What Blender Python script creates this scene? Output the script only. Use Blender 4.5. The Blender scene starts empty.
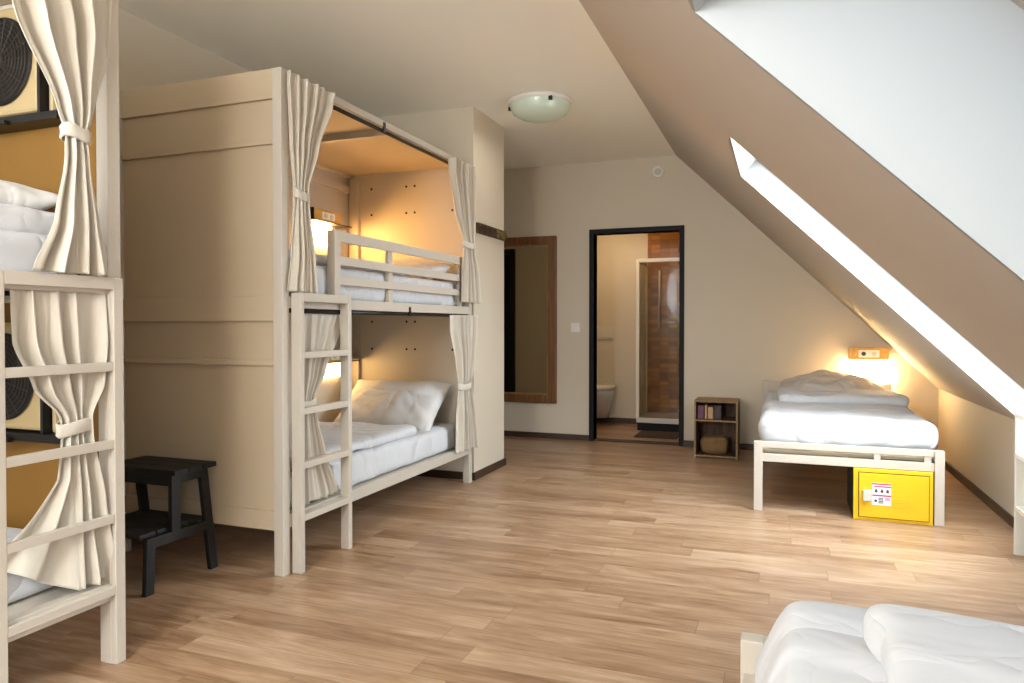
import bpy, bmesh, math, random
from mathutils import Vector, Matrix, noise, Euler
random.seed(7)
sc = bpy.context.scene
COL = sc.collection
PI = math.pi

# ------------------------------------------------------------------ materials
def srgb(r, g, b):
    f = lambda c: (c/255/12.92) if c/255 <= .04045 else ((c/255+.055)/1.055)**2.4
    return (f(r), f(g), f(b), 1)

def mat(name, col, rough=.6, metal=0, spec=.5, bump=0, bscale=40, var=0, vscale=3, sheen=0, trans=0, emit=None, estr=0):
    m = bpy.data.materials.new(name); m.use_nodes = True
    nt = m.node_tree; b = nt.nodes['Principled BSDF']
    b.inputs['Base Color'].default_value = col
    b.inputs['Roughness'].default_value = rough
    b.inputs['Metallic'].default_value = metal
    b.inputs['Specular IOR Level'].default_value = spec
    if sheen: b.inputs['Sheen Weight'].default_value = sheen
    if trans: b.inputs['Transmission Weight'].default_value = trans
    if emit:
        b.inputs['Emission Color'].default_value = emit
        b.inputs['Emission Strength'].default_value = estr
    tc = nt.nodes.new('ShaderNodeTexCoord')
    if var:
        n = nt.nodes.new('ShaderNodeTexNoise'); n.inputs['Scale'].default_value = vscale; n.inputs['Detail'].default_value = 4
        r = nt.nodes.new('ShaderNodeMapRange'); r.inputs['To Min'].default_value = 1-var; r.inputs['To Max'].default_value = 1+var
        mx = nt.nodes.new('ShaderNodeMix'); mx.data_type = 'RGBA'; mx.blend_type = 'MULTIPLY'; mx.inputs[0].default_value = 1
        mx.inputs[6].default_value = col
        nt.links.new(tc.outputs['Object'], n.inputs['Vector']); nt.links.new(n.outputs['Fac'], r.inputs['Value'])
        nt.links.new(r.outputs['Result'], mx.inputs[7]); nt.links.new(mx.outputs[2], b.inputs['Base Color'])
    if bump:
        n2 = nt.nodes.new('ShaderNodeTexNoise'); n2.inputs['Scale'].default_value = bscale; n2.inputs['Detail'].default_value = 3
        bp = nt.nodes.new('ShaderNodeBump'); bp.inputs['Strength'].default_value = bump; bp.inputs['Distance'].default_value = .01
        nt.links.new(tc.outputs['Object'], n2.inputs['Vector']); nt.links.new(n2.outputs['Fac'], bp.inputs['Height'])
        nt.links.new(bp.outputs['Normal'], b.inputs['Normal'])
    return m

def cloth(name, col, dist=.03, sc_=5.5, rough=.9):
    # woven bed linen with crumple creases as relief only
    m = mat(name, col, rough, sheen=.15); nt = m.node_tree; b = nt.nodes['Principled BSDF']; L = nt.links
    tc = nt.nodes.new('ShaderNodeTexCoord'); mp = nt.nodes.new('ShaderNodeMapping'); mp.inputs['Scale'].default_value = (1, 1.5, 1); mp.inputs['Rotation'].default_value = (0, 0, .6)
    L.new(tc.outputs['Object'], mp.inputs[0]); hs = []
    for k, (q, w) in enumerate(((sc_, 1.), (sc_*2.2, .28))):
        n = nt.nodes.new('ShaderNodeTexNoise'); n.inputs['Scale'].default_value = q; n.inputs['Detail'].default_value = 1.; n.inputs['Distortion'].default_value = .7
        a = nt.nodes.new('ShaderNodeMath'); a.operation = 'SUBTRACT'; a.inputs[1].default_value = .5
        c = nt.nodes.new('ShaderNodeMath'); c.operation = 'ABSOLUTE'; d = nt.nodes.new('ShaderNodeMath'); d.operation = 'POWER'; d.inputs[1].default_value = .8
        e = nt.nodes.new('ShaderNodeMath'); e.operation = 'MULTIPLY'; e.inputs[1].default_value = w
        L.new(mp.outputs[0], n.inputs['Vector']); L.new(n.outputs['Fac'], a.inputs[0]); L.new(a.outputs[0], c.inputs[0]); L.new(c.outputs[0], d.inputs[0]); L.new(d.outputs[0], e.inputs[0]); hs.append(e.outputs[0])
    s_ = nt.nodes.new('ShaderNodeMath'); L.new(hs[0], s_.inputs[0]); L.new(hs[1], s_.inputs[1])
    bp = nt.nodes.new('ShaderNodeBump'); bp.inputs['Strength'].default_value = .8; bp.inputs['Distance'].default_value = dist
    L.new(s_.outputs[0], bp.inputs['Height']); L.new(bp.outputs[0], b.inputs['Normal'])
    return m

def wood(name, c1, c2, axis='X', rough=.5, sx=3, sy=40, bump=.1):
    m = bpy.data.materials.new(name); m.use_nodes = True
    nt = m.node_tree; b = nt.nodes['Principled BSDF']; b.inputs['Roughness'].default_value = rough
    tc = nt.nodes.new('ShaderNodeTexCoord'); mp = nt.nodes.new('ShaderNodeMapping')
    s = {'X': (sx, sy, sy), 'Y': (sy, sx, sy), 'Z': (sy, sy, sx)}[axis]
    mp.inputs['Scale'].default_value = s
    n = nt.nodes.new('ShaderNodeTexNoise'); n.inputs['Scale'].default_value = 1; n.inputs['Detail'].default_value = 5; n.inputs['Distortion'].default_value = .4
    cr = nt.nodes.new('ShaderNodeValToRGB'); cr.color_ramp.elements[0].position = .3; cr.color_ramp.elements[1].position = .7
    cr.color_ramp.elements[0].color = c1; cr.color_ramp.elements[1].color = c2
    bp = nt.nodes.new('ShaderNodeBump'); bp.inputs['Strength'].default_value = bump; bp.inputs['Distance'].default_value = .004
    L = nt.links
    L.new(tc.outputs['Object'], mp.inputs['Vector']); L.new(mp.outputs['Vector'], n.inputs['Vector']); L.new(n.outputs['Fac'], cr.inputs['Fac'])
    L.new(cr.outputs['Color'], b.inputs['Base Color']); L.new(n.outputs['Fac'], bp.inputs['Height']); L.new(bp.outputs['Normal'], b.inputs['Normal'])
    return m

def floor_mat():
    m = bpy.data.materials.new('oak_plank_floor'); m.use_nodes = True
    nt = m.node_tree; b = nt.nodes['Principled BSDF']; L = nt.links
    PL, PW = .98, .128
    def mth(op, a, b_=0., c=None):
        q = nt.nodes.new('ShaderNodeMath'); q.operation = op
        for k, v in enumerate((a, b_, c)):
            if v is None: continue
            if isinstance(v, (int, float)): q.inputs[k].default_value = v
            else: L.new(v, q.inputs[k])
        return q.outputs[0]
    tc = nt.nodes.new('ShaderNodeTexCoord'); sp = nt.nodes.new('ShaderNodeSeparateXYZ'); L.new(tc.outputs['Object'], sp.inputs[0])
    X, Y = sp.outputs[0], sp.outputs[1]
    yr = mth('DIVIDE', Y, PW); row = mth('FLOOR', yr); fy = mth('FRACT', yr)
    w1 = nt.nodes.new('ShaderNodeTexWhiteNoise'); w1.noise_dimensions = '1D'; L.new(row, w1.inputs['W'])
    xr = mth('ADD', mth('DIVIDE', X, PL), mth('MULTIPLY', w1.outputs['Value'], 7.3)); col = mth('FLOOR', xr); fx = mth('FRACT', xr)
    cv = nt.nodes.new('ShaderNodeCombineXYZ'); L.new(row, cv.inputs[0]); L.new(col, cv.inputs[1])
    w2 = nt.nodes.new('ShaderNodeTexWhiteNoise'); w2.noise_dimensions = '2D'; L.new(cv.outputs[0], w2.inputs['Vector'])
    rnd = w2.outputs['Value']
    dy = mth('MINIMUM', fy, mth('SUBTRACT', 1, fy)); dx = mth('MINIMUM', fx, mth('SUBTRACT', 1, fx))
    gap = mth('MAXIMUM', mth('LESS_THAN', mth('MULTIPLY', dy, PW), .0011), mth('LESS_THAN', mth('MULTIPLY', dx, PL), .0011))
    off = mth('MULTIPLY', rnd, 43)
    cmb = nt.nodes.new('ShaderNodeCombineXYZ'); L.new(off, cmb.inputs['X']); L.new(off, cmb.inputs['Y'])
    add = nt.nodes.new('ShaderNodeVectorMath'); add.operation = 'ADD'; L.new(tc.outputs['Object'], add.inputs[0]); L.new(cmb.outputs[0], add.inputs[1])
    def grain(sx, sy, det, dist):
        mp = nt.nodes.new('ShaderNodeMapping'); mp.inputs['Scale'].default_value = (sx, sy, 1); L.new(add.outputs[0], mp.inputs['Vector'])
        n = nt.nodes.new('ShaderNodeTexNoise'); n.inputs['Scale'].default_value = 1; n.inputs['Detail'].default_value = det; n.inputs['Distortion'].default_value = dist
        n.inputs['Roughness'].default_value = .6
        L.new(mp.outputs[0], n.inputs['Vector']); return n.outputs['Fac']
    g1 = grain(2.2, 17, 5, 1.2); g2 = grain(6, 110, 4, .3); g3 = grain(1.1, 5, 3, 1.5)
    v = mth('MULTIPLY_ADD', rnd, .17, .01)
    v = mth('MULTIPLY_ADD', g1, .75, v); v = mth('MULTIPLY_ADD', g2, .40, v); v = mth('MULTIPLY_ADD', g3, .35, v)
    v = mth('MULTIPLY_ADD', v, 1.0, -.30)
    cr = nt.nodes.new('ShaderNodeValToRGB'); e = cr.color_ramp.elements
    e[0].position = .22; e[0].color = srgb(98, 70, 50); e[1].position = .86; e[1].color = srgb(196, 169, 141)
    e.new(.42).color = srgb(142, 108, 79); e.new(.62).color = srgb(170, 139, 109)
    L.new(v, cr.inputs['Fac'])
    mx = nt.nodes.new('ShaderNodeMix'); mx.data_type = 'RGBA'; L.new(mth('MULTIPLY', gap, .6), mx.inputs[0]); L.new(cr.outputs[0], mx.inputs[6]); mx.inputs[7].default_value = srgb(96, 66, 44)
    L.new(mx.outputs[2], b.inputs['Base Color'])
    L.new(mth('MULTIPLY_ADD', g1, .2, .24), b.inputs['Roughness'])
    bp = nt.nodes.new('ShaderNodeBump'); bp.inputs['Strength'].default_value = .3; bp.inputs['Distance'].default_value = .0012
    L.new(mth('MULTIPLY_ADD', gap, -1.5, g2), bp.inputs['Height']); L.new(bp.outputs[0], b.inputs['Normal'])
    return m

def tile_mat():
    m = bpy.data.materials.new('orange_brown_mosaic_tile'); m.use_nodes = True
    nt = m.node_tree; b = nt.nodes['Principled BSDF']; L = nt.links
    tc = nt.nodes.new('ShaderNodeTexCoord'); mp = nt.nodes.new('ShaderNodeMapping'); mp.inputs['Rotation'].default_value = (PI/2, 0, 0)
    br = nt.nodes.new('ShaderNodeTexBrick'); br.offset = 0
    br.inputs['Scale'].default_value = 1; br.inputs['Brick Width'].default_value = .1; br.inputs['Row Height'].default_value = .05; br.inputs['Mortar Size'].default_value = .003
    br.inputs['Color1'].default_value = srgb(168, 106, 28); br.inputs['Color2'].default_value = srgb(122, 72, 20); br.inputs['Mortar'].default_value = srgb(120, 80, 35)
    L.new(tc.outputs['Object'], mp.inputs[0]); L.new(mp.outputs[0], br.inputs['Vector']); L.new(br.outputs['Color'], b.inputs['Base Color'])
    b.inputs['Roughness'].default_value = .25
    return m

M = {}
M['wall'] = mat('beige_wall_paint', srgb(205, 194, 174), .85, bump=.05, bscale=120)
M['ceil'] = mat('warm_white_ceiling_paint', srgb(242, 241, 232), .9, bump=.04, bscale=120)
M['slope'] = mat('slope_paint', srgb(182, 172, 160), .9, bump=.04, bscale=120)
M['reveal'] = mat('white_reveal_paint', srgb(205, 208, 208), .8)
M['bed'] = mat('beige_bed_paint', srgb(190, 181, 167), .5, bump=.03, bscale=200)
M['panel'] = mat('tan_panel_paint', srgb(190, 173, 146), .6, bump=.03, bscale=200)
M['ochre'] = mat('ochre_panel_paint', srgb(124, 86, 24), .7, var=.06, vscale=5)
M['floor'] = floor_mat()
M['base'] = wood('dark_baseboard', srgb(52, 36, 26), srgb(72, 50, 36), 'X', .5)
M['grille'] = mat('grey_black_grille', srgb(58, 50, 42), .4, metal=.4)
M['black'] = mat('black_painted_wood', srgb(17, 16, 16), .6, spec=.25, bump=.1, bscale=60)
M['stool'] = wood('black_brown_stain', srgb(13, 12, 12), srgb(26, 24, 23), 'X', .6)
M['blackmetal'] = mat('black_metal', srgb(28, 25, 23), .4, metal=.3)
M['plasticshade'] = mat('dark_plastic_and_shade', srgb(20, 17, 15), .5)
M['linen'] = mat('linen_curtain', srgb(200, 192, 177), .95, bump=.25, bscale=500, sheen=.2)
M['sheet'] = cloth('white_bed_linen', srgb(200, 201, 203), .045, 2.6)
M['pillow'] = cloth('white_pillowcase', srgb(208, 206, 203), .035, 3.4)
M['shadedpillow'] = cloth('shaded_white_pillowcase', srgb(196, 189, 180), .04, 5)  # white case toned grey-beige to stand in for shade
M['cream'] = mat('cream_plastic', srgb(172, 150, 108), .5)
M['white'] = mat('white_plastic', srgb(228, 224, 216), .4)
M['whitepaint'] = mat('white_painted_board', srgb(222, 220, 210), .5)
M['porcelain'] = mat('white_porcelain', srgb(210, 204, 192), .15)
M['lampwood'] = wood('honey_plywood', srgb(186, 142, 70), srgb(212, 172, 96), 'Y', .5)
M['mirrorwood'] = wood('red_brown_wood', srgb(96, 62, 32), srgb(132, 90, 52), 'Z', .4, sx=3, sy=50)
M['mirror'] = mat('mirror_glass', (.86, .84, .72, 1), .02, metal=1)
M['crate'] = wood('rough_brown_crate_wood', srgb(58, 38, 24), srgb(106, 74, 46), 'Z', .7, sx=4, sy=30, bump=.4)
M['crateedge'] = wood('pale_crate_edge_wood', srgb(118, 92, 58), srgb(156, 126, 84), 'Z', .7)
M['yellow'] = mat('yellow_powder_coat', srgb(222, 180, 28), .4, var=.03)
M['lockgrey'] = mat('pale_grey_lock_plastic', srgb(196, 196, 186), .4)
M['stickerw'] = mat('sticker_white', srgb(232, 226, 226), .5)
M['magenta'] = mat('sticker_magenta', srgb(176, 30, 84), .5)
M['ink'] = mat('sticker_dark_ink', srgb(60, 60, 66), .5)
M['glass'] = mat('frosted_lamp_glass', srgb(206, 222, 206), .25, spec=.6)
M['pane'] = None
M['tile'] = tile_mat()
M['chrome'] = mat('white_shower_profile', srgb(226, 216, 196), .3)
M['darkmat'] = mat('dark_bath_mat', srgb(70, 56, 44), .95, bump=.4, bscale=200)
M['glow'] = mat('warm_lamp_diffuser', srgb(250, 236, 205), .6, emit=(1, .60, .22, 1), estr=14)
M['glowU'] = mat('amber_lamp_diffuser', srgb(250, 230, 190), .6, emit=(1, .52, .15, 1), estr=52)
M['glowR'] = mat('white_lamp_diffuser', srgb(250, 240, 220), .6, emit=(1, .72, .38, 1), estr=46)
M['brass'] = mat('aged_brass', srgb(150, 130, 82), .35, metal=.8)
M['bronze'] = mat('dark_bronze', srgb(84, 66, 50), .4, metal=.6)
M['book1'] = mat('purple_book_cover', srgb(104, 60, 84), .6)
M['book2'] = mat('tan_book_cover', srgb(176, 140, 98), .6)
M['book3'] = mat('dark_book_cover', srgb(58, 44, 44), .6)
M['basket'] = mat('tan_paper_bag', srgb(118, 88, 52), .85, bump=.4, bscale=30, var=.2, vscale=12)

def glass_mat(name, tint, alpha_gloss=.08):
    m = bpy.data.materials.new(name); m.use_nodes = True
    nt = m.node_tree; nt.nodes.clear()
    o = nt.nodes.new('ShaderNodeOutputMaterial'); t = nt.nodes.new('ShaderNodeBsdfTransparent'); t.inputs[0].default_value = tint
    g = nt.nodes.new('ShaderNodeBsdfGlossy'); g.inputs['Roughness'].default_value = .03
    mx = nt.nodes.new('ShaderNodeMixShader'); lw = nt.nodes.new('ShaderNodeLayerWeight'); lw.inputs['Blend'].default_value = .25
    mp = nt.nodes.new('ShaderNodeMath'); mp.operation = 'MULTIPLY'; mp.inputs[1].default_value = .6
    nt.links.new(lw.outputs['Fresnel'], mp.inputs[0]); nt.links.new(mp.outputs[0], mx.inputs[0])
    nt.links.new(t.outputs[0], mx.inputs[1]); nt.links.new(g.outputs[0], mx.inputs[2]); nt.links.new(mx.outputs[0], o.inputs[0])
    return m
M['pane'] = glass_mat('window_glass', (.96, .98, 1, 1))
M['dimmedpane'] = glass_mat('dimmed_window_glass', (.21, .23, .245, 1))  # dark tint added to hold back daylight at the second skylight
M['showerglass'] = glass_mat('shower_glass', (.88, .86, .80, 1))

# ------------------------------------------------------------------ geometry helpers
class MB:
    def __init__(s): s.v = []; s.f = []; s.m = []
    def add(s, vs, fs, mi=0):
        o = len(s.v); s.v += [tuple(v) for v in vs]; s.f += [tuple(i+o for i in f) for f in fs]; s.m += [mi]*len(fs); return s
    def box(s, x0, x1, y0, y1, z0, z1, mi=0):
        if x0 > x1: x0, x1 = x1, x0
        if y0 > y1: y0, y1 = y1, y0
        if z0 > z1: z0, z1 = z1, z0
        vs = [(x, y, z) for x in (x0, x1) for y in (y0, y1) for z in (z0, z1)]
        return s.add(vs, [(0, 1, 3, 2), (4, 6, 7, 5), (0, 4, 5, 1), (2, 3, 7, 6), (0, 2, 6, 4), (1, 5, 7, 3)], mi)
    def hexa(s, bot, top, mi=0):   # 4 bottom points ccw, 4 top points
        return s.add(list(bot)+list(top), [(3, 2, 1, 0), (4, 5, 6, 7), (0, 1, 5, 4), (1, 2, 6, 5), (2, 3, 7, 6), (3, 0, 4, 7)], mi)
    def beam(s, p, q, wx, wy, mi=0):  # slanted leg with axis-aligned rectangular section
        f = lambda c: [(c[0]-wx/2, c[1]-wy/2, c[2]), (c[0]+wx/2, c[1]-wy/2, c[2]), (c[0]+wx/2, c[1]+wy/2, c[2]), (c[0]-wx/2, c[1]+wy/2, c[2])]
        return s.hexa(f(p), f(q), mi)
    def tube(s, p, q, r, n=12, mi=0):
        p = Vector(p); q = Vector(q); d = (q-p).normalized(); a = d.orthogonal().normalized(); b = d.cross(a)
        vs = []
        for c in (p, q):
            for i in range(n):
                t = 2*PI*i/n; vs.append(c+a*math.cos(t)*r+b*math.sin(t)*r)
        fs = [(i, (i+1) % n, n+(i+1) % n, n+i) for i in range(n)]+[tuple(range(n))[::-1], tuple(range(n, 2*n))]
        return s.add(vs, fs, mi)
    def lathe(s, prof, c, axis='Z', n=40, mi=0):
        vs = []; fs = []
        for r, h in prof:
            for i in range(n):
                t = 2*PI*i/n; a, b = r*math.cos(t), r*math.sin(t)
                if axis == 'Z': vs.append((c[0]+a, c[1]+b, c[2]+h))
                elif axis == 'Y': vs.append((c[0]+a, c[1]+h, c[2]+b))
                else: vs.append((c[0]+h, c[1]+a, c[2]+b))
        for k in range(len(prof)-1):
            for i in range(n): fs.append((k*n+i, k*n+(i+1) % n, (k+1)*n+(i+1) % n, (k+1)*n+i))
        return s.add(vs, fs, mi)
    def torus(s, c, R, r, axis='Y', n=40, k=6, mi=0, sx=1, sz=1):
        vs = []; fs = []
        for i in range(n):
            t = 2*PI*i/n
            for j in range(k):
                u = 2*PI*j/k; rr = R+r*math.cos(u)
                a, b, h = rr*math.cos(t)*sx, rr*math.sin(t)*sz, r*math.sin(u)
                vs.append({'Y': (c[0]+a, c[1]+h, c[2]+b), 'Z': (c[0]+a, c[1]+b, c[2]+h), 'X': (c[0]+h, c[1]+a, c[2]+b)}[axis])
        for i in range(n):
            for j in range(k): fs.append((i*k+j, ((i+1) % n)*k+j, ((i+1) % n)*k+(j+1) % k, i*k+(j+1) % k))
        return s.add(vs, fs, mi)
    def build(s, name, m, parent=None, bevel=0, smooth=False, seg=2):
        me = bpy.data.meshes.new(name); me.from_pydata(s.v, [], s.f)
        ms = m if isinstance(m, (list, tuple)) else [m]
        for q in ms: me.materials.append(q)
        for p, i in zip(me.polygons, s.m): p.material_index = i; p.use_smooth = smooth
        bm = bmesh.new(); bm.from_mesh(me); bmesh.ops.recalc_face_normals(bm, faces=bm.faces); bm.to_mesh(me); bm.free()
        o = bpy.data.objects.new(name, me); COL.objects.link(o)
        if parent is not None:
            o.parent = parent; o.matrix_parent_inverse = inv_world(parent)
        if bevel:
            b = o.modifiers.new('bevel', 'BEVEL'); b.width = bevel; b.segments = seg; b.limit_method = 'ANGLE'
        return o

def world_loc(o):
    m = Matrix.Identity(4)
    m = o.matrix_basis.copy()
    if o.parent: m = world_loc(o.parent) @ o.matrix_parent_inverse @ m
    return m
def inv_world(o): return world_loc(o).inverted()

def thing(name, label, cat, loc=(0, 0, 0), group=None):
    o = bpy.data.objects.new(name, None); o.empty_display_size = .1; COL.objects.link(o); o.location = loc
    return tag(o, label, cat, group)
def tag(o, label, cat, group=None):
    o['label'] = label; o['category'] = cat
    if group: o['group'] = group
    return o
def struct(o): o['kind'] = 'structure'; return o

def rbox_mesh(cx, cy, cz, sx, sy, sz, r, n=(20, 30, 6), amp=0, sc_=3, seed=0, fn=None):
    """rounded soft box made of six gridded faces, displaced by noise"""
    mb = MB(); idx = {}
    def vert(i, j, k):
        key = (i, j, k)
        if key in idx: return idx[key]
        p = Vector(((i/n[0]-.5)*sx, (j/n[1]-.5)*sy, (k/n[2]-.5)*sz))
        q = Vector((max(-sx/2+r, min(sx/2-r, p.x)), max(-sy/2+r, min(sy/2-r, p.y)), max(-sz/2+min(r, sz/2*.98), min(sz/2-min(r, sz/2*.98), p.z))))
        d = p-q
        if d.length > 1e-6:
            rz = min(r, sz/2)
            dn = d.normalized(); nn = dn.copy(); p = q+Vector((dn.x*r, dn.y*r, dn.z*rz))
        else: nn = Vector((0, 0, 1))
        w = noise.noise(Vector((p.x*sc_+seed, p.y*sc_, p.z*sc_)))+.5*noise.noise(Vector((p.x*sc_*2.3+seed, p.y*sc_*2.3, p.z*sc_*2+7)))
        # long creases
        cr = abs(noise.noise(Vector((p.x*sc_*.7+p.y*1.7+seed*3, p.y*sc_*.5-p.x*.8, 3.3))))
        w -= max(0, .18-cr)*2.2
        p = p+nn*(w*amp)
        if fn: p = fn(p)
        mb.v.append((p.x+cx, p.y+cy, p.z+cz)); idx[key] = len(mb.v)-1; return idx[key]
    def quad(a, b, c, d): mb.f.append((a, b, c, d)); mb.m.append(0)
    for i in range(n[0]):
        for j in range(n[1]):
            quad(vert(i, j, n[2]), vert(i+1, j, n[2]), vert(i+1, j+1, n[2]), vert(i, j+1, n[2]))
            quad(vert(i, j, 0), vert(i, j+1, 0), vert(i+1, j+1, 0), vert(i+1, j, 0))
    for i in range(n[0]):
        for k in range(n[2]):
            quad(vert(i, 0, k), vert(i+1, 0, k), vert(i+1, 0, k+1), vert(i, 0, k+1))
            quad(vert(i, n[1], k), vert(i, n[1], k+1), vert(i+1, n[1], k+1), vert(i+1, n[1], k))
    for j in range(n[1]):
        for k in range(n[2]):
            quad(vert(0, j, k), vert(0, j, k+1), vert(0, j+1, k+1), vert(0, j+1, k))
            quad(vert(n[0], j, k), vert(n[0], j+1, k), vert(n[0], j+1, k+1), vert(n[0], j, k+1))
    return mb

def soft(name, m, c, s, r, amp, sc_=3, seed=0, parent=None, n=None, fn=None):
    n = n or (int(max(8, s[0]*36)), int(max(8, s[1]*36)), 8)
    o = rbox_mesh(c[0], c[1], c[2], s[0], s[1], s[2], r, n, amp, sc_, seed, fn).build(name, m, parent, smooth=True)
    sb = o.modifiers.new('sub', 'SUBSURF'); sb.levels = 1; sb.render_levels = 1
    return o

def pillow(name, m, loc, w, l, h, rot, seed=0, parent=None, n=36, amp=.012, sag=0):
    mb = MB(); g = {}
    for side in (1, -1):
        for i in range(n+1):
            for j in range(n+1):
                edge = i in (0, n) or j in (0, n)
                if side == -1 and edge: g[(side, i, j)] = g[(1, i, j)]; continue
                u = i/n*2-1; v = j/n*2-1
                t = max(0, (1-abs(u)**2.6)*(1-abs(v)**2.6))**.5
                # edges drawn inwards between the corners
                x = u*w/2*(1-.07*(1-v*v)*abs(u)**3); y = v*l/2*(1-.07*(1-u*u)*abs(v)**3)
                q = Vector((x*6+seed, y*6, side*2.))
                wv = noise.noise(q)*amp*1.4+noise.noise(q*2.6)*amp*.7
                rad = math.atan2(v, u)
                wv += amp*.8*math.sin(rad*17+seed)*max(0, (abs(u)**2+abs(v)**2)/2-.25)
                z = side*(h/2*t+wv*t**.3*(0 if edge else 1))
                z -= sag*(u*u)*.5
                mb.v.append((x, y, z)); g[(side, i, j)] = len(mb.v)-1
        for i in range(n):
            for j in range(n):
                q = (g[(side, i, j)], g[(side, i+1, j)], g[(side, i+1, j+1)], g[(side, i, j+1)])
                mb.f.append(q if side == 1 else q[::-1]); mb.m.append(0)
    # seam flange
    R = Euler(rot).to_matrix()
    mb.v = [tuple(R @ Vector(v)+Vector(loc)) for v in mb.v]
    o = mb.build(name, m, parent, smooth=True)
    sb = o.modifiers.new('sub', 'SUBSURF'); sb.levels = 1; sb.render_levels = 1
    return o

def curtain(label, X0, keys, seed, nf=6, tie=None, group=None, amp=.028, dropfn=None):
    """keys: (z, y_left, y_right, amp factor) from top to bottom; tie: (z, yl, yr)"""
    nu, nv = 150, 90
    zs = [k[0] for k in keys]
    def ev(z):
        for a, b in zip(keys, keys[1:]):
            if z <= a[0] and z >= b[0]:
                t = (a[0]-z)/(a[0]-b[0]+1e-9)
                t2 = t*t*(3-2*t)*.5+t*.5
                return [a[i]+(b[i]-a[i])*t2 for i in (1, 2, 3)]
        return keys[-1][1:]
    rnd = random.Random(seed); ph = [rnd.random()*6.28 for _ in range(6)]
    mb = MB()
    for j in range(nv+1):
        z = zs[0]+(zs[-1]-zs[0])*j/nv
        yl, yr, am = ev(z)
        for i in range(nu+1):
            u = i/nu
            uu = u+.035*math.sin(5*u+ph[0]+z*1.3)+.02*math.sin(13*u+ph[1])
            f = .62*math.sin(2*PI*nf*uu+ph[2]+.5*math.sin(z*3+ph[5]))+.38*math.sin(2*PI*nf*1.63*uu+ph[3]+z*.8)
            f += .18*noise.noise(Vector((u*9, z*5, seed)))
            # sharpen folds
            f = math.copysign(abs(f)**.8, f)
            y = yl+(yr-yl)*(u+.012*math.cos(2*PI*nf*uu+ph[2])*1.6)
            zz = z+(.012*noise.noise(Vector((u*4, seed, 0))) if j == nv else 0)
            x = X0+am*amp*f
            if dropfn: x, y, zz = dropfn(u, j/nv, x, y, zz)
            mb.v.append((x, y, zz))
    for j in range(nv):
        for i in range(nu):
            a = j*(nu+1)+i; mb.f.append((a, a+1, a+nu+2, a+nu+1)); mb.m.append(0)
    root = thing('curtain', label, 'curtain', (X0, (keys[-1][1]+keys[-1][2])/2, keys[-1][0]), group)
    o = mb.build('cloth', M['linen'], root, smooth=True)
    so = o.modifiers.new('thick', 'SOLIDIFY'); so.thickness = .003; so.offset = 0
    if tie:
        z, yl, yr = tie; yc = (yl+yr)/2; a = (yr-yl)/2+.004; b = amp*.6+.006
        t = MB(); n = 40; vs = []
        prof = [(-.022, 0), (-.016, .005), (0, .003), (.016, .005), (.022, 0)]
        for h, e in prof:
            for i in range(n):
                q = 2*PI*i/n; wv = 1+.05*math.sin(q*5+seed)
                vs.append((X0+(b+e)*wv*math.sin(q), yc+(a+e)*math.cos(q), z+h+.006*math.sin(q*2+seed)))
        fs = [(k*n+i, k*n+(i+1) % n, (k+1)*n+(i+1) % n, (k+1)*n+i) for k in range(len(prof)-1) for i in range(n)]
        t.add(vs, fs); tb = t.build('tie_band', M['linen'], root, smooth=True)
        s2 = tb.modifiers.new('thick', 'SOLIDIFY'); s2.thickness = .003
    return root

# ------------------------------------------------------------------ the room
CZ = 2.72; XL = -3.12; YB = 6.85; KX = 1.22; SX0 = -.94; KS = .981
def sz(x): return CZ-KS*(x-SX0)
KZ = sz(KX)
YF = -1.5

struct(MB().box(-5, KX+.1, YF-.1, 8.4, -.1, 0).build('floor', M['floor']))
struct(MB().box(-5, SX0, YF-.1, YB, CZ, CZ+.1).build('ceiling', M['ceil']))
struct(MB().box(XL-.1, XL, YF, 4.80, 0, CZ).build('wall_left', M['wall']))
# partition block behind the middle bunk
struct(MB().box(-5, -2.106, 4.80, 5.41, 0, CZ).build('wall_partition', M['wall']))
# back wall with bathroom doorway and sloping top
DX0, DX1, DZ = -1.725, -.905, 2.02
b = MB(); yb0, yb1 = YB, YB+.12
def prism(mb, pts, y0, y1, mi=0):
    n = len(pts); vs = [(x, y0, z) for x, z in pts]+[(x, y1, z) for x, z in pts]
    fs = [tuple(range(n)), tuple(range(n, 2*n))[::-1]]+[(i, (i+1) % n, n+(i+1) % n, n+i) for i in range(n)]
    return mb.add(vs, fs, mi)
b.box(-5, DX0, yb0, yb1, 0, CZ)
b.box(DX0, SX0, yb0, yb1, DZ, CZ)
prism(b, [(SX0, DZ), (SX0, CZ), (sz(0)*0+SX0+(CZ-DZ)/KS, DZ)], yb0, yb1)
prism(b, [(DX1, 0), (DX1, DZ), (SX0+(CZ-DZ)/KS, DZ), (KX, KZ), (KX, 0)], yb0, yb1)
struct(b.build('wall_back', M['wall']))
struct(MB().box(KX, KX+.1, YF, YB+.12, 0, KZ).build('wall_right', M['wall']))
FX0, FX1, FZ0, FZ1 = -2.95, -.76, 1.15, 2.48
b = MB(); prism(b, [(XL, 0), (KX, 0), (KX, KZ), (sz(0)*0+SX0+(CZ-FZ0)/KS, FZ0), (XL, FZ0)], YF-.1, YF)
prism(b, [(XL, FZ0), (FX0, FZ0), (FX0, FZ1), (XL, FZ1)], YF-.1, YF)
prism(b, [(FX1, FZ0), (SX0+(CZ-FZ0)/KS, FZ0), (SX0+(CZ-FZ1)/KS, FZ1), (FX1, FZ1)], YF-.1, YF)
prism(b, [(XL, FZ1), (SX0+(CZ-FZ1)/KS, FZ1), (SX0, CZ), (XL, CZ)], YF-.1, YF)
struct(b.build('wall_front', M['wall']))
w = bpy.data.objects.new('window_4', None); COL.objects.link(w); struct(w); w.location = ((FX0+FX1)/2, YF-.05, FZ0)  # unseen window, added in the front wall to fill the room with light
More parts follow.
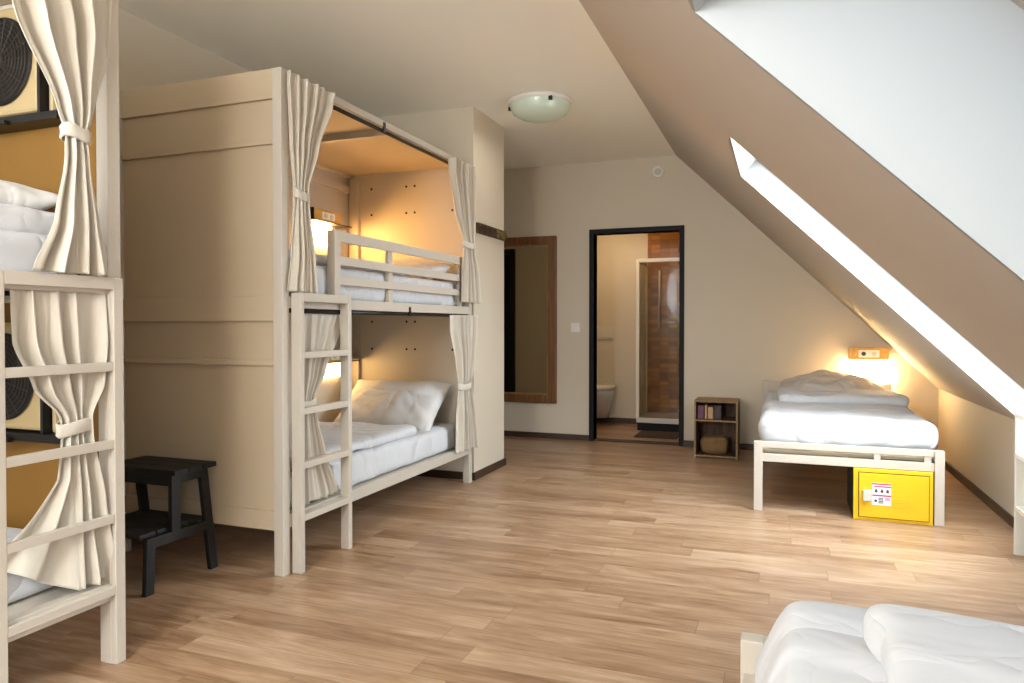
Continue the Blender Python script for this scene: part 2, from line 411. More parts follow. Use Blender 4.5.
fr = MB(); t = .05
fr.box(FX0, FX1, YF-.08, YF-.02, FZ0, FZ0+t).box(FX0, FX1, YF-.08, YF-.02, FZ1-t, FZ1)
for x in (FX0, (FX0+FX1-t)/2, FX1-t): fr.box(x, x+t, YF-.08, YF-.02, FZ0+t, FZ1-t)
struct(fr.build('window_frame', M['whitepaint'], w))
struct(MB().box(FX0, FX1, YF-.055, YF-.05, FZ0+t, FZ1-t).build('window_pane', M['pane'], w))
ld = bpy.data.lights.new('sky_portal_front', 'AREA'); ld.shape = 'RECTANGLE'; ld.size = FX1-FX0; ld.size_y = FZ1-FZ0; ld.cycles.is_portal = True
lo = bpy.data.objects.new('sky_portal_front', ld); COL.objects.link(lo); lo.location = ((FX0+FX1)/2, YF-.12, (FZ0+FZ1)/2); lo.rotation_euler = (PI/2, 0, 0)
struct(MB().box(-5.1, -5, 4.8, YB, 0, CZ).build('wall_corridor', M['wall']))

# sloping ceiling with three skylight openings
OX0, OX1 = -.24, 1.185
wins = [(3.60, 4.58, .19), (1.07, 2.14, .56), (-1.35, -.35, .3)]  # third opening is unseen, added behind the camera for more daylight
nrm = Vector((KS, 0, 1)).normalized()
ys = sorted(set([YF, YB]+[q for w in wins for q in w[:2]])); xs = [SX0, OX0, OX1, KX]
b = MB()
for i in range(3):
    for j in range(len(ys)-1):
        if i == 1 and any(abs(ys[j]-w[0]) < 1e-6 for w in wins): continue
        x0, x1, y0, y1 = xs[i], xs[i+1], ys[j], ys[j+1]
        b.add([(x0, y0, sz(x0)), (x1, y0, sz(x1)), (x1, y1, sz(x1)), (x0, y1, sz(x0))], [(0, 1, 2, 3)])
        o = nrm*.06
        b.add([Vector((x0, y0, sz(x0)))+o, Vector((x1, y0, sz(x1)))+o, Vector((x1, y1, sz(x1)))+o, Vector((x0, y1, sz(x0)))+o], [(0, 1, 2, 3)])
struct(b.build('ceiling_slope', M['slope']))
A = Vector((OX0, 0, sz(OX0))); B = Vector((OX1, 0, sz(OX1))); sl = (B-A).normalized()
for k, (y0, y1, DEP) in enumerate(wins):
    b = MB(); t = .02; ya, yb = Vector((0, y0, 0)), Vector((0, y1, 0)); N = nrm*DEP; ty = Vector((0, t, 0)); ts = sl*t
    for (p, q, d) in ((A+ya, B+ya, -ty), (A+yb, B+yb, ty)):
        b.hexa([p, q, q+d, p+d], [p+N, q+N, q+N+d, p+N+d])
    for (p, d) in ((A, -ts), (B, ts)):
        b.hexa([p+ya, p+yb, p+yb+d, p+ya+d], [p+ya+N, p+yb+N, p+yb+N+d, p+ya+N+d])
    struct(b.build('skylight_reveal_%d' % (k+1), M['reveal']))
    w = bpy.data.objects.new('window_%d' % (k+1), None); COL.objects.link(w); struct(w); w.location = (A+B)/2+Vector((0, (y0+y1)/2, 0))
    fr = MB(); F = .05; h = nrm*.05; base = N-h
    for (p, q, d) in ((A+ya, B+ya, Vector((0, F, 0))), (A+yb, B+yb, Vector((0, -F, 0)))):
        fr.hexa([p+base, q+base, q+base+d, p+base+d], [p+N, q+N, q+N+d, p+N+d])
    for (p, d) in ((A, sl*F), (B, -sl*F)):
        fr.hexa([p+ya+base, p+yb+base, p+yb+base+d, p+ya+base+d], [p+ya+N, p+yb+N, p+yb+N+d, p+ya+N+d])
    struct(fr.build('window_frame', M['whitepaint'], w, bevel=.004))
    g = MB(); e = nrm*.004; gb = N-h*.5
    g.hexa([A+ya+gb, B+ya+gb, B+yb+gb, A+yb+gb], [A+ya+gb+e, B+ya+gb+e, B+yb+gb+e, A+yb+gb+e])
    struct(g.build('window_pane', M['dimmedpane' if k == 1 else 'pane'], w))
    # portal guiding the sky light through the pane
    ld = bpy.data.lights.new('sky_portal_%d' % (k+1), 'AREA'); ld.shape = 'RECTANGLE'; ld.size = (B-A).length; ld.size_y = y1-y0
    ld.cycles.is_portal = True
    lo = bpy.data.objects.new('sky_portal_%d' % (k+1), ld); COL.objects.link(lo)
    lo.location = (A+B)/2+Vector((0, (y0+y1)/2, 0))+nrm*(DEP+.03)
    zax = nrm; xax = sl; yax = zax.cross(xax)
    lo.rotation_euler = Matrix((xax, yax, zax)).transposed().to_euler()

# baseboards
bh = .055
struct(MB().box(-2.106, DX0-.04, YB-.014, YB, 0, bh).box(-5, -2.106, YB-.014, YB, 0, bh).box(DX1+.04, KX, YB-.014, YB, 0, bh).build('baseboard_back', M['base']))
struct(MB().box(KX-.014, KX, YF, YB-.014, 0, bh).build('baseboard_right', M['base']))
struct(MB().box(XL, -2.092, 4.786, 4.80, 0, bh).box(-2.106, -2.092, 4.80, 5.424, 0, bh).box(-5, -2.106, 5.41, 5.424, 0, bh).build('baseboard_partition', M['base']))
struct(MB().box(XL, XL+.014, YF, 4.786, 0, bh).build('baseboard_left', M['base']))

# bathroom door frame
d = MB(); fw = .045
d.box(DX0-fw, DX0, YB-.015, yb1+.015, 0, DZ+fw).box(DX1, DX1+fw, YB-.015, yb1+.015, 0, DZ+fw).box(DX0, DX1, YB-.015, yb1+.015, DZ, DZ+fw)
struct(d.build('door_1', M['black'], bevel=.003))
struct(MB().box(DX0, DX1, YB, yb1, 0, .012).build('trim_1', M['base']))
# dark door on the far side of the partition, seen only in the mirror
d2 = bpy.data.objects.new('door_2', None); COL.objects.link(d2); struct(d2); d2.location = (-3.5, 5.43, 0)
struct(MB().box(-3.95, -3.12, 5.411, 5.44, 0, 2.0).build('door_leaf', M['black'], d2, bevel=.004))
struct(MB().box(-4.0, -3.95, 5.411, 5.46, 0, 2.06).box(-3.12, -3.06, 5.411, 5.46, 0, 2.06).box(-3.95, -3.12, 5.411, 5.46, 2.0, 2.06).build('door_frame', M['blackmetal'], d2, bevel=.003))

# ------------------------------------------------------------------ bathroom
BX0, BX1, BY, BZ = -2.35, -.45, 8.22, 2.5
struct(MB().box(BX0, BX1, BY, BY+.1, 0, BZ).box(BX0-.1, BX0, yb1, BY+.1, 0, BZ).box(BX1, BX1+.1, yb1, BY+.1, 0, BZ).build('wall_bathroom', M['wall']))
struct(MB().box(BX0-.1, BX1+.1, yb1, BY+.1, BZ, BZ+.1).build('ceiling_bathroom', M['ceil']))
struct(MB().box(BX0, -1.49, BY-.012, BY, 0, .06).box(BX0, BX0+.012, yb1, BY-.012, 0, .06).build('baseboard_bathroom', M['base']))
struct(MB().box(-1.44, BX1, BY-.012, BY, 0, 2.4).box(BX1-.012, BX1, 7.4, BY-.012, 0, 2.4).build('trim_2', M['tile']))
s = thing('shower_cubicle', 'glass shower cubicle with pale frame on dark-fronted tray beyond the doorway', 'shower', (-1, 7.9, 0))
SY = 7.62
SY = 7.7
MB().box(-1.47, BX1-.014, SY, BY-.014, .085, .14).build('shower_tray', M['porcelain'], s, bevel=.006)
MB().box(-1.46, BX1-.014, SY+.015, BY-.014, 0, .085).build('tray_plinth', M['black'], s)
MB().box(-1.475, -1.44, SY, SY+.035, .14, 1.84).build('post', M['chrome'], s, bevel=.004)
MB().box(-1.44, BX1-.014, SY, SY+.035, 1.805, 1.845).build('top_bar', M['chrome'], s, bevel=.004)
MB().box(-1.47, -1.445, SY+.035, BY-.014, 1.81, 1.84).build('side_bar', M['chrome'], s, bevel=.004)
MB().box(-1.44, BX1-.02, SY+.012, SY+.02, .14, 1.805).build('front_pane', M['showerglass'], s)
MB().box(-1.461, -1.455, SY+.035, BY-.014, .14, 1.81).build('side_pane', M['showerglass'], s)
MB().tube((-1.3, BY-.05, 1.1), (-1.3, BY-.05, 1.75), .01).tube((-1.3, BY-.05, 1.14), (-1.3, BY-.014, 1.14), .01).tube((-1.3, BY-.05, 1.71), (-1.3, BY-.014, 1.71), .01).build('riser_rail', M['chrome'], s, smooth=True)
TXO = 0
s2 = thing('toilet', 'white wall-hung toilet with closed lid at left of the bathroom', 'toilet', (-1.93, 8.0, 0))
bowl = MB(); n = 32; vs = []; fs = []
for (f, z, ln, w0) in ((0, .41, .52, .185), (0, .37, .53, .18), (0, .28, .44, .15), (0, .16, .3, .11), (0, .08, .24, .09)):
    for i in range(n):
        t = 2*PI*i/n; c = math.cos(t); q = math.sin(t)
        y = 8.2-(ln/2)-(ln/2)*math.copysign(abs(q)**.8, q) if True else 0
        vs.append((-1.95+w0*math.copysign(abs(c)**.8, c), y, z))
for k in range(4):
    for i in range(n): fs.append((k*n+i, k*n+(i+1) % n, (k+1)*n+(i+1) % n, (k+1)*n+i))
fs += [tuple(range(n)), tuple(range(4*n, 5*n))]
bowl.add(vs, fs).build('bowl', M['porcelain'], s2, smooth=True)
vs = []; fs = []
for z, g in ((.412, .0), (.45, .004), (.462, -.02)):
    for i in range(n):
        t = 2*PI*i/n; c = math.cos(t); q = math.sin(t)
        vs.append((-1.95+(.19+g)*math.copysign(abs(c)**.75, c), 8.18-.255-(.265+g)*math.copysign(abs(q)**.75, q), z))
for k in range(2):
    for i in range(n): fs.append((k*n+i, k*n+(i+1) % n, (k+1)*n+(i+1) % n, (k+1)*n+i))
fs += [tuple(range(n)), tuple(range(2*n, 3*n))]
MB().add(vs, fs).build('lid', M['porcelain'], s2, smooth=True)
fp = MB().box(-2.05, -1.83, BY-.012, BY-.001, .97, 1.12).box(-2.03, -1.95, BY-.016, BY-.012, .99, 1.10).box(-1.94, -1.85, BY-.016, BY-.012, .99, 1.10).build('flush_plate', M['porcelain'], bevel=.002)
tag(fp, 'pale two-button flush plate on bathroom wall above the toilet', 'flush plate')
r = MB().box(-1.40, -.98, 7.22, 7.62, .001, .014).build('bath_mat', M['darkmat'], bevel=.004)
tag(r, 'dark bath mat on the floor in front of the shower', 'mat')

# ------------------------------------------------------------------ ceiling lamp, detector, switch, hooks, mirror
lp = thing('ceiling_lamp', 'round frosted greenish glass ceiling lamp in front of the partition', 'ceiling lamp', (-1.615, 4.86, CZ))
MB().lathe([(0, -.001), (.225, -.001), (.235, -.012), (.225, -.03), (.2, -.03), (0, -.03)], (-1.615, 4.86, CZ)).build('mounting_ring', M['white'], lp, smooth=True)
MB().lathe([(.216, -.028), (.214, -.05), (.195, -.085), (.15, -.112), (.08, -.128), (.0, -.132)], (-1.615, 4.86, CZ), n=56).build('glass_dome', M['glass'], lp, smooth=True)
for a in (.5, 2.6, 4.7):
    MB().box(-.012, .012, -.008, .008, -.055, -.028).build('clip', M['blackmetal'], lp).location = (0, 0, 0)
    o = lp.children[-1] if lp.children else None
for o, a in zip([c for c in COL.objects if c.name.startswith('clip')], (5.35, 1.2, 3.3)):
    for v in o.data.vertices: v.co = Vector((v.co.x-1.615+.219*math.cos(a), v.co.y+4.86+.219*math.sin(a), v.co.z+CZ))

dt = thing('smoke_detector', 'small round white detector on the back wall below the slope', 'detector', (-1.105, YB, 2.575))
MB().lathe([(0, -.001), (.055, -.001), (.055, -.02), (.045, -.03), (.0, -.03)], (-1.105, YB, 2.575), 'Y').build('base_ring', M['white'], dt, smooth=True)
MB().lathe([(.03, -.029), (.03, -.04), (.02, -.046), (0, -.046)], (-1.105, YB, 2.575), 'Y').build('sensor_cap', M['lockgrey'], dt, smooth=True)

sw = thing('light_switch', 'white light switch on back wall beside the bathroom door', 'switch', (-1.91, YB, 1.11))
MB().box(-1.955, -1.865, YB-.009, YB-.0005, 1.065, 1.155).build('cover_plate', M['white'], sw, bevel=.003)
MB().box(-1.935, -1.885, YB-.015, YB-.009, 1.085, 1.135).build('rocker', M['white'], sw, bevel=.002)

hk = thing('coat_rack', 'dark coat rack rail with metal hooks on the partition end wall', 'coat rack', (-2.1, 5.1, 1.84))
MB().box(-2.105, -2.085, 4.84, 5.40, 1.808, 1.885).build('rail', M['base'], hk, bevel=.003)
for i in range(5):
    y = 4.90+i*.11
    MB().box(-2.085, -2.081, y-.034, y+.034, 1.818, 1.876).tube((-2.081, y, 1.862), (-2.06, y, 1.855), .005).tube((-2.06, y, 1.855), (-2.056, y, 1.83), .005)\
        .tube((-2.056, y, 1.83), (-2.048, y, 1.836), .006).build('hook', M['brass'] if i > 2 else M['bronze'], hk)

mi = thing('wall_mirror', 'tall rectangular mirror in red-brown wooden frame on back wall', 'mirror', (-2.5, YB, .36))
mx0, mx1, mz0, mz1, mw = -2.98, -2.098, .355, 2.02, .085
fr = MB()
y0, y1 = YB-.04, YB-.002
fr.box(mx0, mx0+mw, y0, y1, mz0, mz1).box(mx1-mw, mx1, y0, y1, mz0, mz1).box(mx0+mw, mx1-mw, y0, y1, mz0, mz0+mw).box(mx0+mw, mx1-mw, y0, y1, mz1-mw, mz1)
fr.build('frame', M['mirrorwood'], mi, bevel=.008)
MB().box(mx0+mw, mx0+mw+.012, y0+.008, y1, mz0+mw, mz1-mw).box(mx1-mw-.012, mx1-mw, y0+.008, y1, mz0+mw, mz1-mw).box(mx0+mw, mx1-mw, y0+.008, y1, mz0+mw, mz0+mw+.012).box(mx0+mw, mx1-mw, y0+.008, y1, mz1-mw-.012, mz1-mw).build('inner_trim', M['crateedge'], mi)
MB().box(mx0+mw, mx1-mw, YB-.018, YB-.012, mz0+mw, mz1-mw).build('mirror_glass', M['mirror'], mi)

# ------------------------------------------------------------------ bunks
XF0, XF1, XB0, XB1 = -2.14, -2.09, -3.105, -3.055   # front post, back post
def bunk(label, y0, y1, far_panel, near_panel, guard, ur=(1.21, 1.262)):
    t = thing('bunk_bed', label, 'bunk bed', ((XF0+XB0)/2, (y0+y1)/2, 0))
    P = .05
    for x0, x1 in ((XF0, XF1), (XB0, XB1)):
        for a in (y0, y1-P):
            MB().box(x0, x1, a, a+P, 0, 2.28).build('post', M['bed'], t, bevel=.003)
    ya, yb = y0+P, y1-P
    for z0, z1 in ((.212, .272), ur, (2.238, 2.275)):
        MB().box(XF0+.012, XF1, ya, yb, z0, z1).build('side_rail', M['bed'], t, bevel=.002)
        MB().box(XB0, XB1-.012, ya, yb, z0, z1).build('side_rail', M['bed'], t, bevel=.002)
    for a in (y0+.008, y1-P+.008):
        for z0, z1 in ((.212, .272), (1.21, 1.262), (2.238, 2.275)):
            MB().box(XB1, XF0, a, a+.03, z0, z1).build('end_rail', M['bed'], t)
    MB().box(XB1-.01, XF0+.012, ya, yb, .235, .262).build('lower_deck', M['bed'], t)
    MB().box(XB1-.01, XF0+.012, ya, yb, 1.222, 1.25).build('upper_deck', M['bed'], t)
    MB().box(XB1-.01, XF0+.012, ya, yb, 2.262, 2.274).build('roof_board', M['panel'], t)
    ym = y0+.47*(y1-y0)
    MB().box(XB1-.01, XF0+.012, ym, ym+.04, 2.225, 2.262).build('roof_beam', M['bed'], t)
    # back board and its long batten
    MB().box(XB0+.003, XB0+.015, ya, yb, .272, 1.21).box(XB0+.003, XB0+.015, ya, yb, 1.262, 2.238).build('back_board', M['bed'], t)
    MB().box(XB1-.035, XB1-.01, ya, yb, 2.13, 2.18).build('back_batten', M['bed'], t)
    far_panel(t, y1-P+.01)
    near_panel(t, y0)
    for z, yy in ((ur[0]-.012, ym+.19), (2.222, ym-.1)):
        rx, rr = (XF1-.018, .011) if guard else (XF1-.04, .008)
        MB().tube((rx, ya, z), (rx, yb, z), rr).build('curtain_rod', M['blackmetal'], t, smooth=True)
        MB().box(XF1-.004, XF1+.003, yy-.012, yy+.012, z-.012, z+.042).build('rod_bracket', M['blackmetal'], t)
    if guard:
        g0, gm, g1 = guard
        for a, wd in ((g0, .05), (gm, .045), (g1-.04, .04)):
            MB().box(XF1-.042, XF1+.004 if a == g0 else XF1-.018, a, a+wd, 1.262, 1.608 if a == g0 else 1.57).build('guard_post', M['bed'], t, bevel=.002)
        for z0, z1 in ((1.552, 1.606), (1.435, 1.48), (1.336, 1.378)):
            MB().box(XF1-.018, XF1+.002, g0+.05, g1, z0, z1).build('guard_rail', M['bed'], t, bevel=.002)
    return t

def peg_panel(t, y):
    MB().box(XB1, XF0, y, y+.018, .272, 1.21).box(XB1, XF0, y, y+.018, 1.262, 2.238).build('far_end_board', M['bed'], t)
    for x in (-2.895, -2.6, -2.53, -2.225):
        for z in (2.153, 1.959, 1.158, .955):
            MB().lathe([(0, -.0015), (.009, -.0015), (.009, 0)], (x, y, z), 'Y', 12).build('bolt', M['plasticshade'], t)
    MB().box(XB1-.01, XB1+.06, y-.03, y, .272, 1.21).box(XB1-.01, XB1+.06, y-.03, y, 1.262, 2.238).build('corner_batten', M['bed'], t, bevel=.002)
def front_panel(t, y):
    MB().box(XB1, XF0, y+.022, y+.034, .23, 2.27).build('near_end_board', M['panel'], t)
    for z0, z1, pr in ((2.147, 2.28, .004), (1.945, 1.966, .006), (1.15, 1.263, .004), (.948, .972, .006), (.203, .29, .004)):
        MB().box(XB1, XF0, y+pr, y+.022, z0, z1).build('panel_batten', M['panel'], t, bevel=.002)
def ochre_panel(t, y):
    MB().box(XB1, XF0, y, y+.018, .272, 1.21).box(XB1, XF0, y, y+.018, 1.262, 2.238).build('far_end_board', M['ochre'], t)
def open_end(t, y): pass

bunk('beige two-storey bunk bed with curtains standing against the partition wall', 2.64, 4.735, peg_panel, front_panel, (3.04, 3.60, 4.60))
bunk('nearest beige bunk bed at the left edge with ochre end board', -.30, 1.807, ochre_panel, open_end, None, (1.236, 1.288))

def ladder(label, x0, x1, ya, yb, w, top):
    t = thing('bunk_ladder', label, 'ladder', (x0, (ya+yb)/2, 0))
    MB().box(x0, x1, ya, ya+w, 0, top).build('ladder_leg', M['bed'], t, bevel=.003)
    MB().box(x0, x1, yb-w, yb, 0, top).build('ladder_leg', M['bed'], t, bevel=.003)
    for z in (.488, .736, .993):
        MB().box(x0+.006, x1-.002, ya+w, yb-w, z-.014, z+.016).build('rung', M['bed'], t, bevel=.002)
    MB().box(x0+.004, x1, ya+w, yb-w, top-.04, top).build('top_rung', M['bed'], t, bevel=.002)
    MB().box(x0+.004, x1, ya+w, yb-w, .235, .265).build('bottom_rung', M['bed'], t, bevel=.002)
    return t
ladder('white-beige bunk ladder hooked to the bunk against the partition', -2.088, -2.038, 2.70, 3.115, .03, 1.279)
ladder('white-beige ladder of the nearest bunk at the left picture edge', -2.094, -2.068, 1.366, 1.797, .038, 1.288)

# curtains
CG = 'linen bunk curtains'
curtain('tied linen curtain on upper berth of nearest bunk, left edge', -2.07, [(2.24, 1.33, 1.775, 1.3), (2.05, 1.425, 1.765, 1.3), (1.80, 1.56, 1.70, .9), (1.73, 1.59, 1.675, .7), (1.66, 1.59, 1.685, .8), (1.45, 1.55, 1.725, 1.1), (1.292, 1.48, 1.77, 1.4)], 3, 3.6, (1.728, 1.588, 1.672), CG)
def spread(u, v, x, y, z):
    # inner lower corner drawn back over the mattress
    if v > .62:
        k = (v-.62)/.38; q = max(0, .42-u)/.42
        y -= .13*k*q; x -= .10*k*q; z += .13*k*k*q
        x += .0
    return x, y, z
curtain('tied linen curtain on lower berth of nearest bunk, behind its ladder', -2.108, [(1.238, 1.45, 1.752, .6), (1.19, 1.45, 1.752, .8), (1.08, 1.452, 1.748, 1.3), (.94, 1.51, 1.738, 1.2), (.84, 1.595, 1.698, .8), (.78, 1.60, 1.70, .8), (.55, 1.575, 1.74, 1.2), (.285, 1.545, 1.785, 1.5)], 12, 3.7, (.805, 1.593, 1.698), CG, amp=.022, dropfn=spread)
curtain('tied linen curtain at ladder end of upper berth, bunk by partition', -2.062, [(2.262, 2.655, 3.02, 1), (2.2, 2.655, 3.00, 1), (1.95, 2.675, 2.87, 1), (1.76, 2.70, 2.785, .8), (1.68, 2.70, 2.79, .8), (1.45, 2.69, 2.835, 1), (1.282, 2.665, 2.855, 1)], 21, 5, (1.722, 2.70, 2.782), CG, amp=.02)
curtain('tied linen curtain at far end of upper berth, bunk by partition', -2.058, [(2.25, 4.32, 4.70, 1), (2.15, 4.32, 4.70, 1), (1.9, 4.41, 4.69, 1), (1.72, 4.52, 4.675, .8), (1.66, 4.53, 4.68, .8), (1.45, 4.51, 4.76, 1), (1.29, 4.50, 4.80, 1)], 33, 6, (1.69, 4.515, 4.68), CG, amp=.026)
curtain('tied linen curtain behind ladder on lower berth, bunk by partition', -2.106, [(1.184, 2.77, 3.15, .8), (1.1, 2.775, 3.10, 1), (.9, 2.79, 2.98, 1), (.78, 2.79, 2.895, .8), (.70, 2.80, 2.91, .8), (.5, 2.78, 2.98, 1), (.285, 2.76, 3.09, 1.1)], 45, 5, (.757, 2.788, 2.9), CG, amp=.012)
curtain('tied linen curtain at far end of lower berth, bunk by partition', -2.058, [(1.20, 4.33, 4.72, 1), (1.1, 4.33, 4.72, 1), (.9, 4.40, 4.68, 1), (.75, 4.44, 4.63, .8), (.68, 4.44, 4.64, .8), (.5, 4.42, 4.70, 1), (.262, 4.42, 4.74, 1)], 58, 6, (.71, 4.435, 4.63), CG, amp=.026)

# bedding
XM = (XB1+XF0)/2
def mattress(label, c, s, seed, group='white covered mattresses'):
    o = soft('mattress', M['sheet'], c, s, .04, .006, 4, seed); tag(o, label, 'mattress', group); return o
mattress('white sheeted mattress on the lower berth by the partition', (-2.585, 3.69, .35), (.90, 1.95, .17), 1)
mattress('white sheeted mattress on upper berth of bunk by the partition', (-2.585, 3.69, 1.345), (.90, 1.95, .18), 2)
mattress('white sheeted mattress on lower berth of the nearest bunk', (-2.62, .76, .35), (.80, 1.95, .17), 3)
mattress('white sheeted mattress on upper berth of the nearest bunk', (-2.60, .76, 1.34), (.86, 1.95, .17), 4)
def duvet(label, c, s, amp, sc_, seed, fn=None):
    o = soft('duvet', M['sheet'], c, s, .035, amp, sc_, seed, fn=fn); tag(o, label, 'duvet', 'white duvets'); return o
duvet('flat white duvet spread on lower berth behind the ladder', (-2.60, 3.42, .462), (.86, 1.28, .06), .016, 4, 11)
duvet('flat white duvet on upper berth behind the guard rail', (-2.60, 3.36, 1.462), (.86, 1.2, .06), .016, 4, 13)
duvet('white duvet on upper berth of nearest bunk', (-2.60, .95, 1.455), (.84, 1.62, .11), .016, 4, 17)
def pil(label, *a, mt='pillow', **k):
    o = pillow('pillow', M[mt], *a, **k); tag(o, label, 'pillow', 'pillows'); return o
pil('plump white pillow leaning at far end of lower berth by partition', (-2.57, 4.42, .565), .82, .46, .20, (math.radians(44), 0, math.radians(-4)), seed=5)
pil('white pillow lying on the upper berth behind guard rail', (-2.52, 4.40, 1.50), .74, .46, .14, (math.radians(14), 0, 0), seed=6)
pil('white pillow on upper berth of nearest bunk', (-2.60, 1.46, 1.535), .84, .50, .15, (math.radians(5), math.radians(3), 0), seed=7)

# bunk reading lamps: plywood box with socket plate and lit diffuser
def bunk_lamp(label, y0, z0, shade, hh=.16):
    xw = XB0+.016
    t = thing('reading_lamp', label, 'lamp', (xw, y0+.15, z0), 'plywood reading lamps')
    MB().box(xw, xw+.11, y0, y0+.32, z0, z0+.075).build('plywood_box', M['lampwood'], t, bevel=.003)
    MB().box(xw, xw+.112, y0-.008, y0, z0-.004, z0+.079).build('end_cap', M['blackmetal'], t)
    MB().box(xw, xw+.125, y0-.008, y0+.44, z0-.008, z0-.002).build('bottom_plate', M['blackmetal'], t)
    pl = MB().box(xw+.11, xw+.114, y0+.09, y0+.24, z0+.012, z0+.062).build('socket_plate', M['white'], t, bevel=.001)
    MB().lathe([(0, .006), (.016, .006), (.018, .003), (.018, 0)], (xw+.1135, y0+.13, z0+.037), 'X', 20).build('socket', M['lockgrey'], pl)
    MB().lathe([(0, .006), (.016, .006), (.018, .003), (.018, 0)], (xw+.1135, y0+.20, z0+.037), 'X', 20).build('socket', M['lockgrey'], pl)
    MB().box(xw+.004, xw+.016, y0+.02, y0+.34, z0-hh, z0-.012).build('diffuser', M[shade], t)
    return t
bunk_lamp('lit plywood reading lamp with sockets on upper berth back board', 4.10, 1.855, 'glowU')
bunk_lamp('lit plywood reading lamp with sockets in lower berth, seen through ladder', 4.20, .872, 'glow', .12)
pk = MB().lathe([(0, 0), (.055, 0), (.055, -.012), (.04, -.028), (0, -.03)], (-2.2, 4.42, 1.22), 'Z', 28).build('puck_light', M['white'], smooth=True)
tag(pk, 'small round white fixture under the upper deck, above lower berth pillow', 'light fixture')

# fan units on the ochre board
def fan_unit(label, z):
    yb = 1.766; yf = 1.70; xc = -2.505; R0 = .150
    t = thing('fan_unit', label, 'fan unit', (xc, yb, z-.2), 'cream fan units on the ochre board')
    MB().box(xc-.28, xc+.172, yf, yb, z-.182, z+.185).build('casing', M['cream'], t, bevel=.012)
    MB().lathe([(0, -.002), (R0-.004, -.002), (R0, -.006), (R0-.004, -.012), (.0, -.012)], (xc, yf, z), 'Y', 48).build('fan_disc', M['plasticshade'], t)
    g = MB()
    for k in range(8): g.torus((xc, yf-.02, z), .03+.0158*k, .0016, 'Y', 40, 5)
    for k in range(20):
        a = 2*PI*k/20; g.tube((xc+.03*math.cos(a), yf-.02, z+.03*math.sin(a)), (xc+(R0-.004)*math.cos(a+.3), yf-.02, z+(R0-.004)*math.sin(a+.3)), .0014, 5)
    g.lathe([(0, -.024), (.028, -.024), (.032, -.016), (.032, 0)], (xc, yf, z), 'Y', 24)
    g.build('grille', M['grille'], t)
    MB().box(xc+.173, xc+.186, yf-.005, yb, z-.195, z-.02).box(xc-.28, xc+.27, yf-.01, yb, z-.218, z-.19).box(xc-.28, xc+.05, yf-.03, yf-.01, z-.222, z-.207).build('bracket', M['blackmetal'], t, bevel=.002)
    MB().box(xc+.192, xc+.215, yf+.02, yb, z-.189, z-.08).build('pipe_cover', M['cream'], t, bevel=.01)
fan_unit('cream fan unit with round black grille in upper berth, nearest bunk', 2.03)
fan_unit('cream fan unit with round black grille in lower berth, behind ladder', .955)

# ------------------------------------------------------------------ single beds
def single_bed(label, x0, x1, y0, y1):
    t = thing('single_bed', label, 'bed', ((x0+x1)/2, (y0+y1)/2, 0), 'low beige single beds')
    P = .05
    def end(y, hb):
        for a in (x0, x1-P): MB().box(a, a+P, y, y+P, 0, .422 if not hb else .64).build('leg', M['bed'], t, bevel=.003)
        MB().box(x0+P, x1-P, y+.008, y+P-.004, .386, .422).build('end_rail', M['bed'], t, bevel=.002)
        MB().box(x0+P, x1-P, y+.008, y+P-.004, .302, .35).build('end_rail', M['bed'], t, bevel=.002)
        if hb: MB().box(x0+P, x1-P, y+.012, y+P-.008, .45, .638).build('headboard', M['bed'], t, bevel=.003)
        for a in (x0+.66, x1-.10): MB().box(a, a+.035, y+.012, y+P-.008, .35, .386).build('spacer', M['bed'], t)
    if y1 > 3: end(y0, False); end(y1-P, True)
    else: end(y1-P, False); end(y0, True)
    for a in (x0+.006, x1-.034): MB().box(a, a+.028, y0+P, y1-P, .29, .35).build('side_rail', M['bed'], t, bevel=.002)
    for k in range(14):
        y = y0+.09+k*(y1-y0-.2)/13
        MB().box(x0+.034, x1-.034, y-.03, y+.03, .352, .368).build('slat', M['panel'], t)
    return t
single_bed('low beige single bed under the slope against the back wall', -.16, .858, 4.62, 6.80)
single_bed('near low beige single bed cut off at the bottom right corner', -.085, .93, -.45, 1.735)
def droop(p):
    return p
m = soft('mattress', M['sheet'], (.355, 5.71, .475), (.99, 2.06, .185), .075, .018, 4.2, 23); tag(m, 'white sheeted mattress on bed against the back wall', 'mattress', 'white covered mattresses')
m = soft('mattress', M['sheet'], (.435, .63, .470), (.88, 2.02, .18), .05, .008, 3, 25, fn=lambda p: Vector((p.x+(-.055 if p.x < 0 else .03)*max(0, min(1, (.06-p.z)/.12))*(1 if abs(p.x) > .3 else 0), p.y, p.z))); tag(m, 'white sheeted mattress on near bed at bottom right', 'mattress', 'white covered mattresses')
duvet('folded white duvet below the pillow on bed by back wall', (.40, 5.96, .59), (.86, .62, .075), .022, 5, 29)
pil('rumpled white pillow with shade in its colour under the lit lamp by back wall', (.40, 6.40, .64), .84, .56, .19, (math.radians(8), math.radians(2), math.radians(3)), seed=9, mt='shadedpillow', amp=.028, sag=.16)
def rump(p):
    return Vector((p.x+.02*noise.noise(Vector((p.y*5, 1, 0))), p.y+.03*noise.noise(Vector((p.x*4, 5, 0))), p.z+.02*noise.noise(Vector((p.x*3, p.y*3, 9)))))
duvet('plump rumpled white duvet on near bed at bottom right', (.605, .75, .592), (.93, 1.36, .085), .014, 3.6, 41, fn=rump)

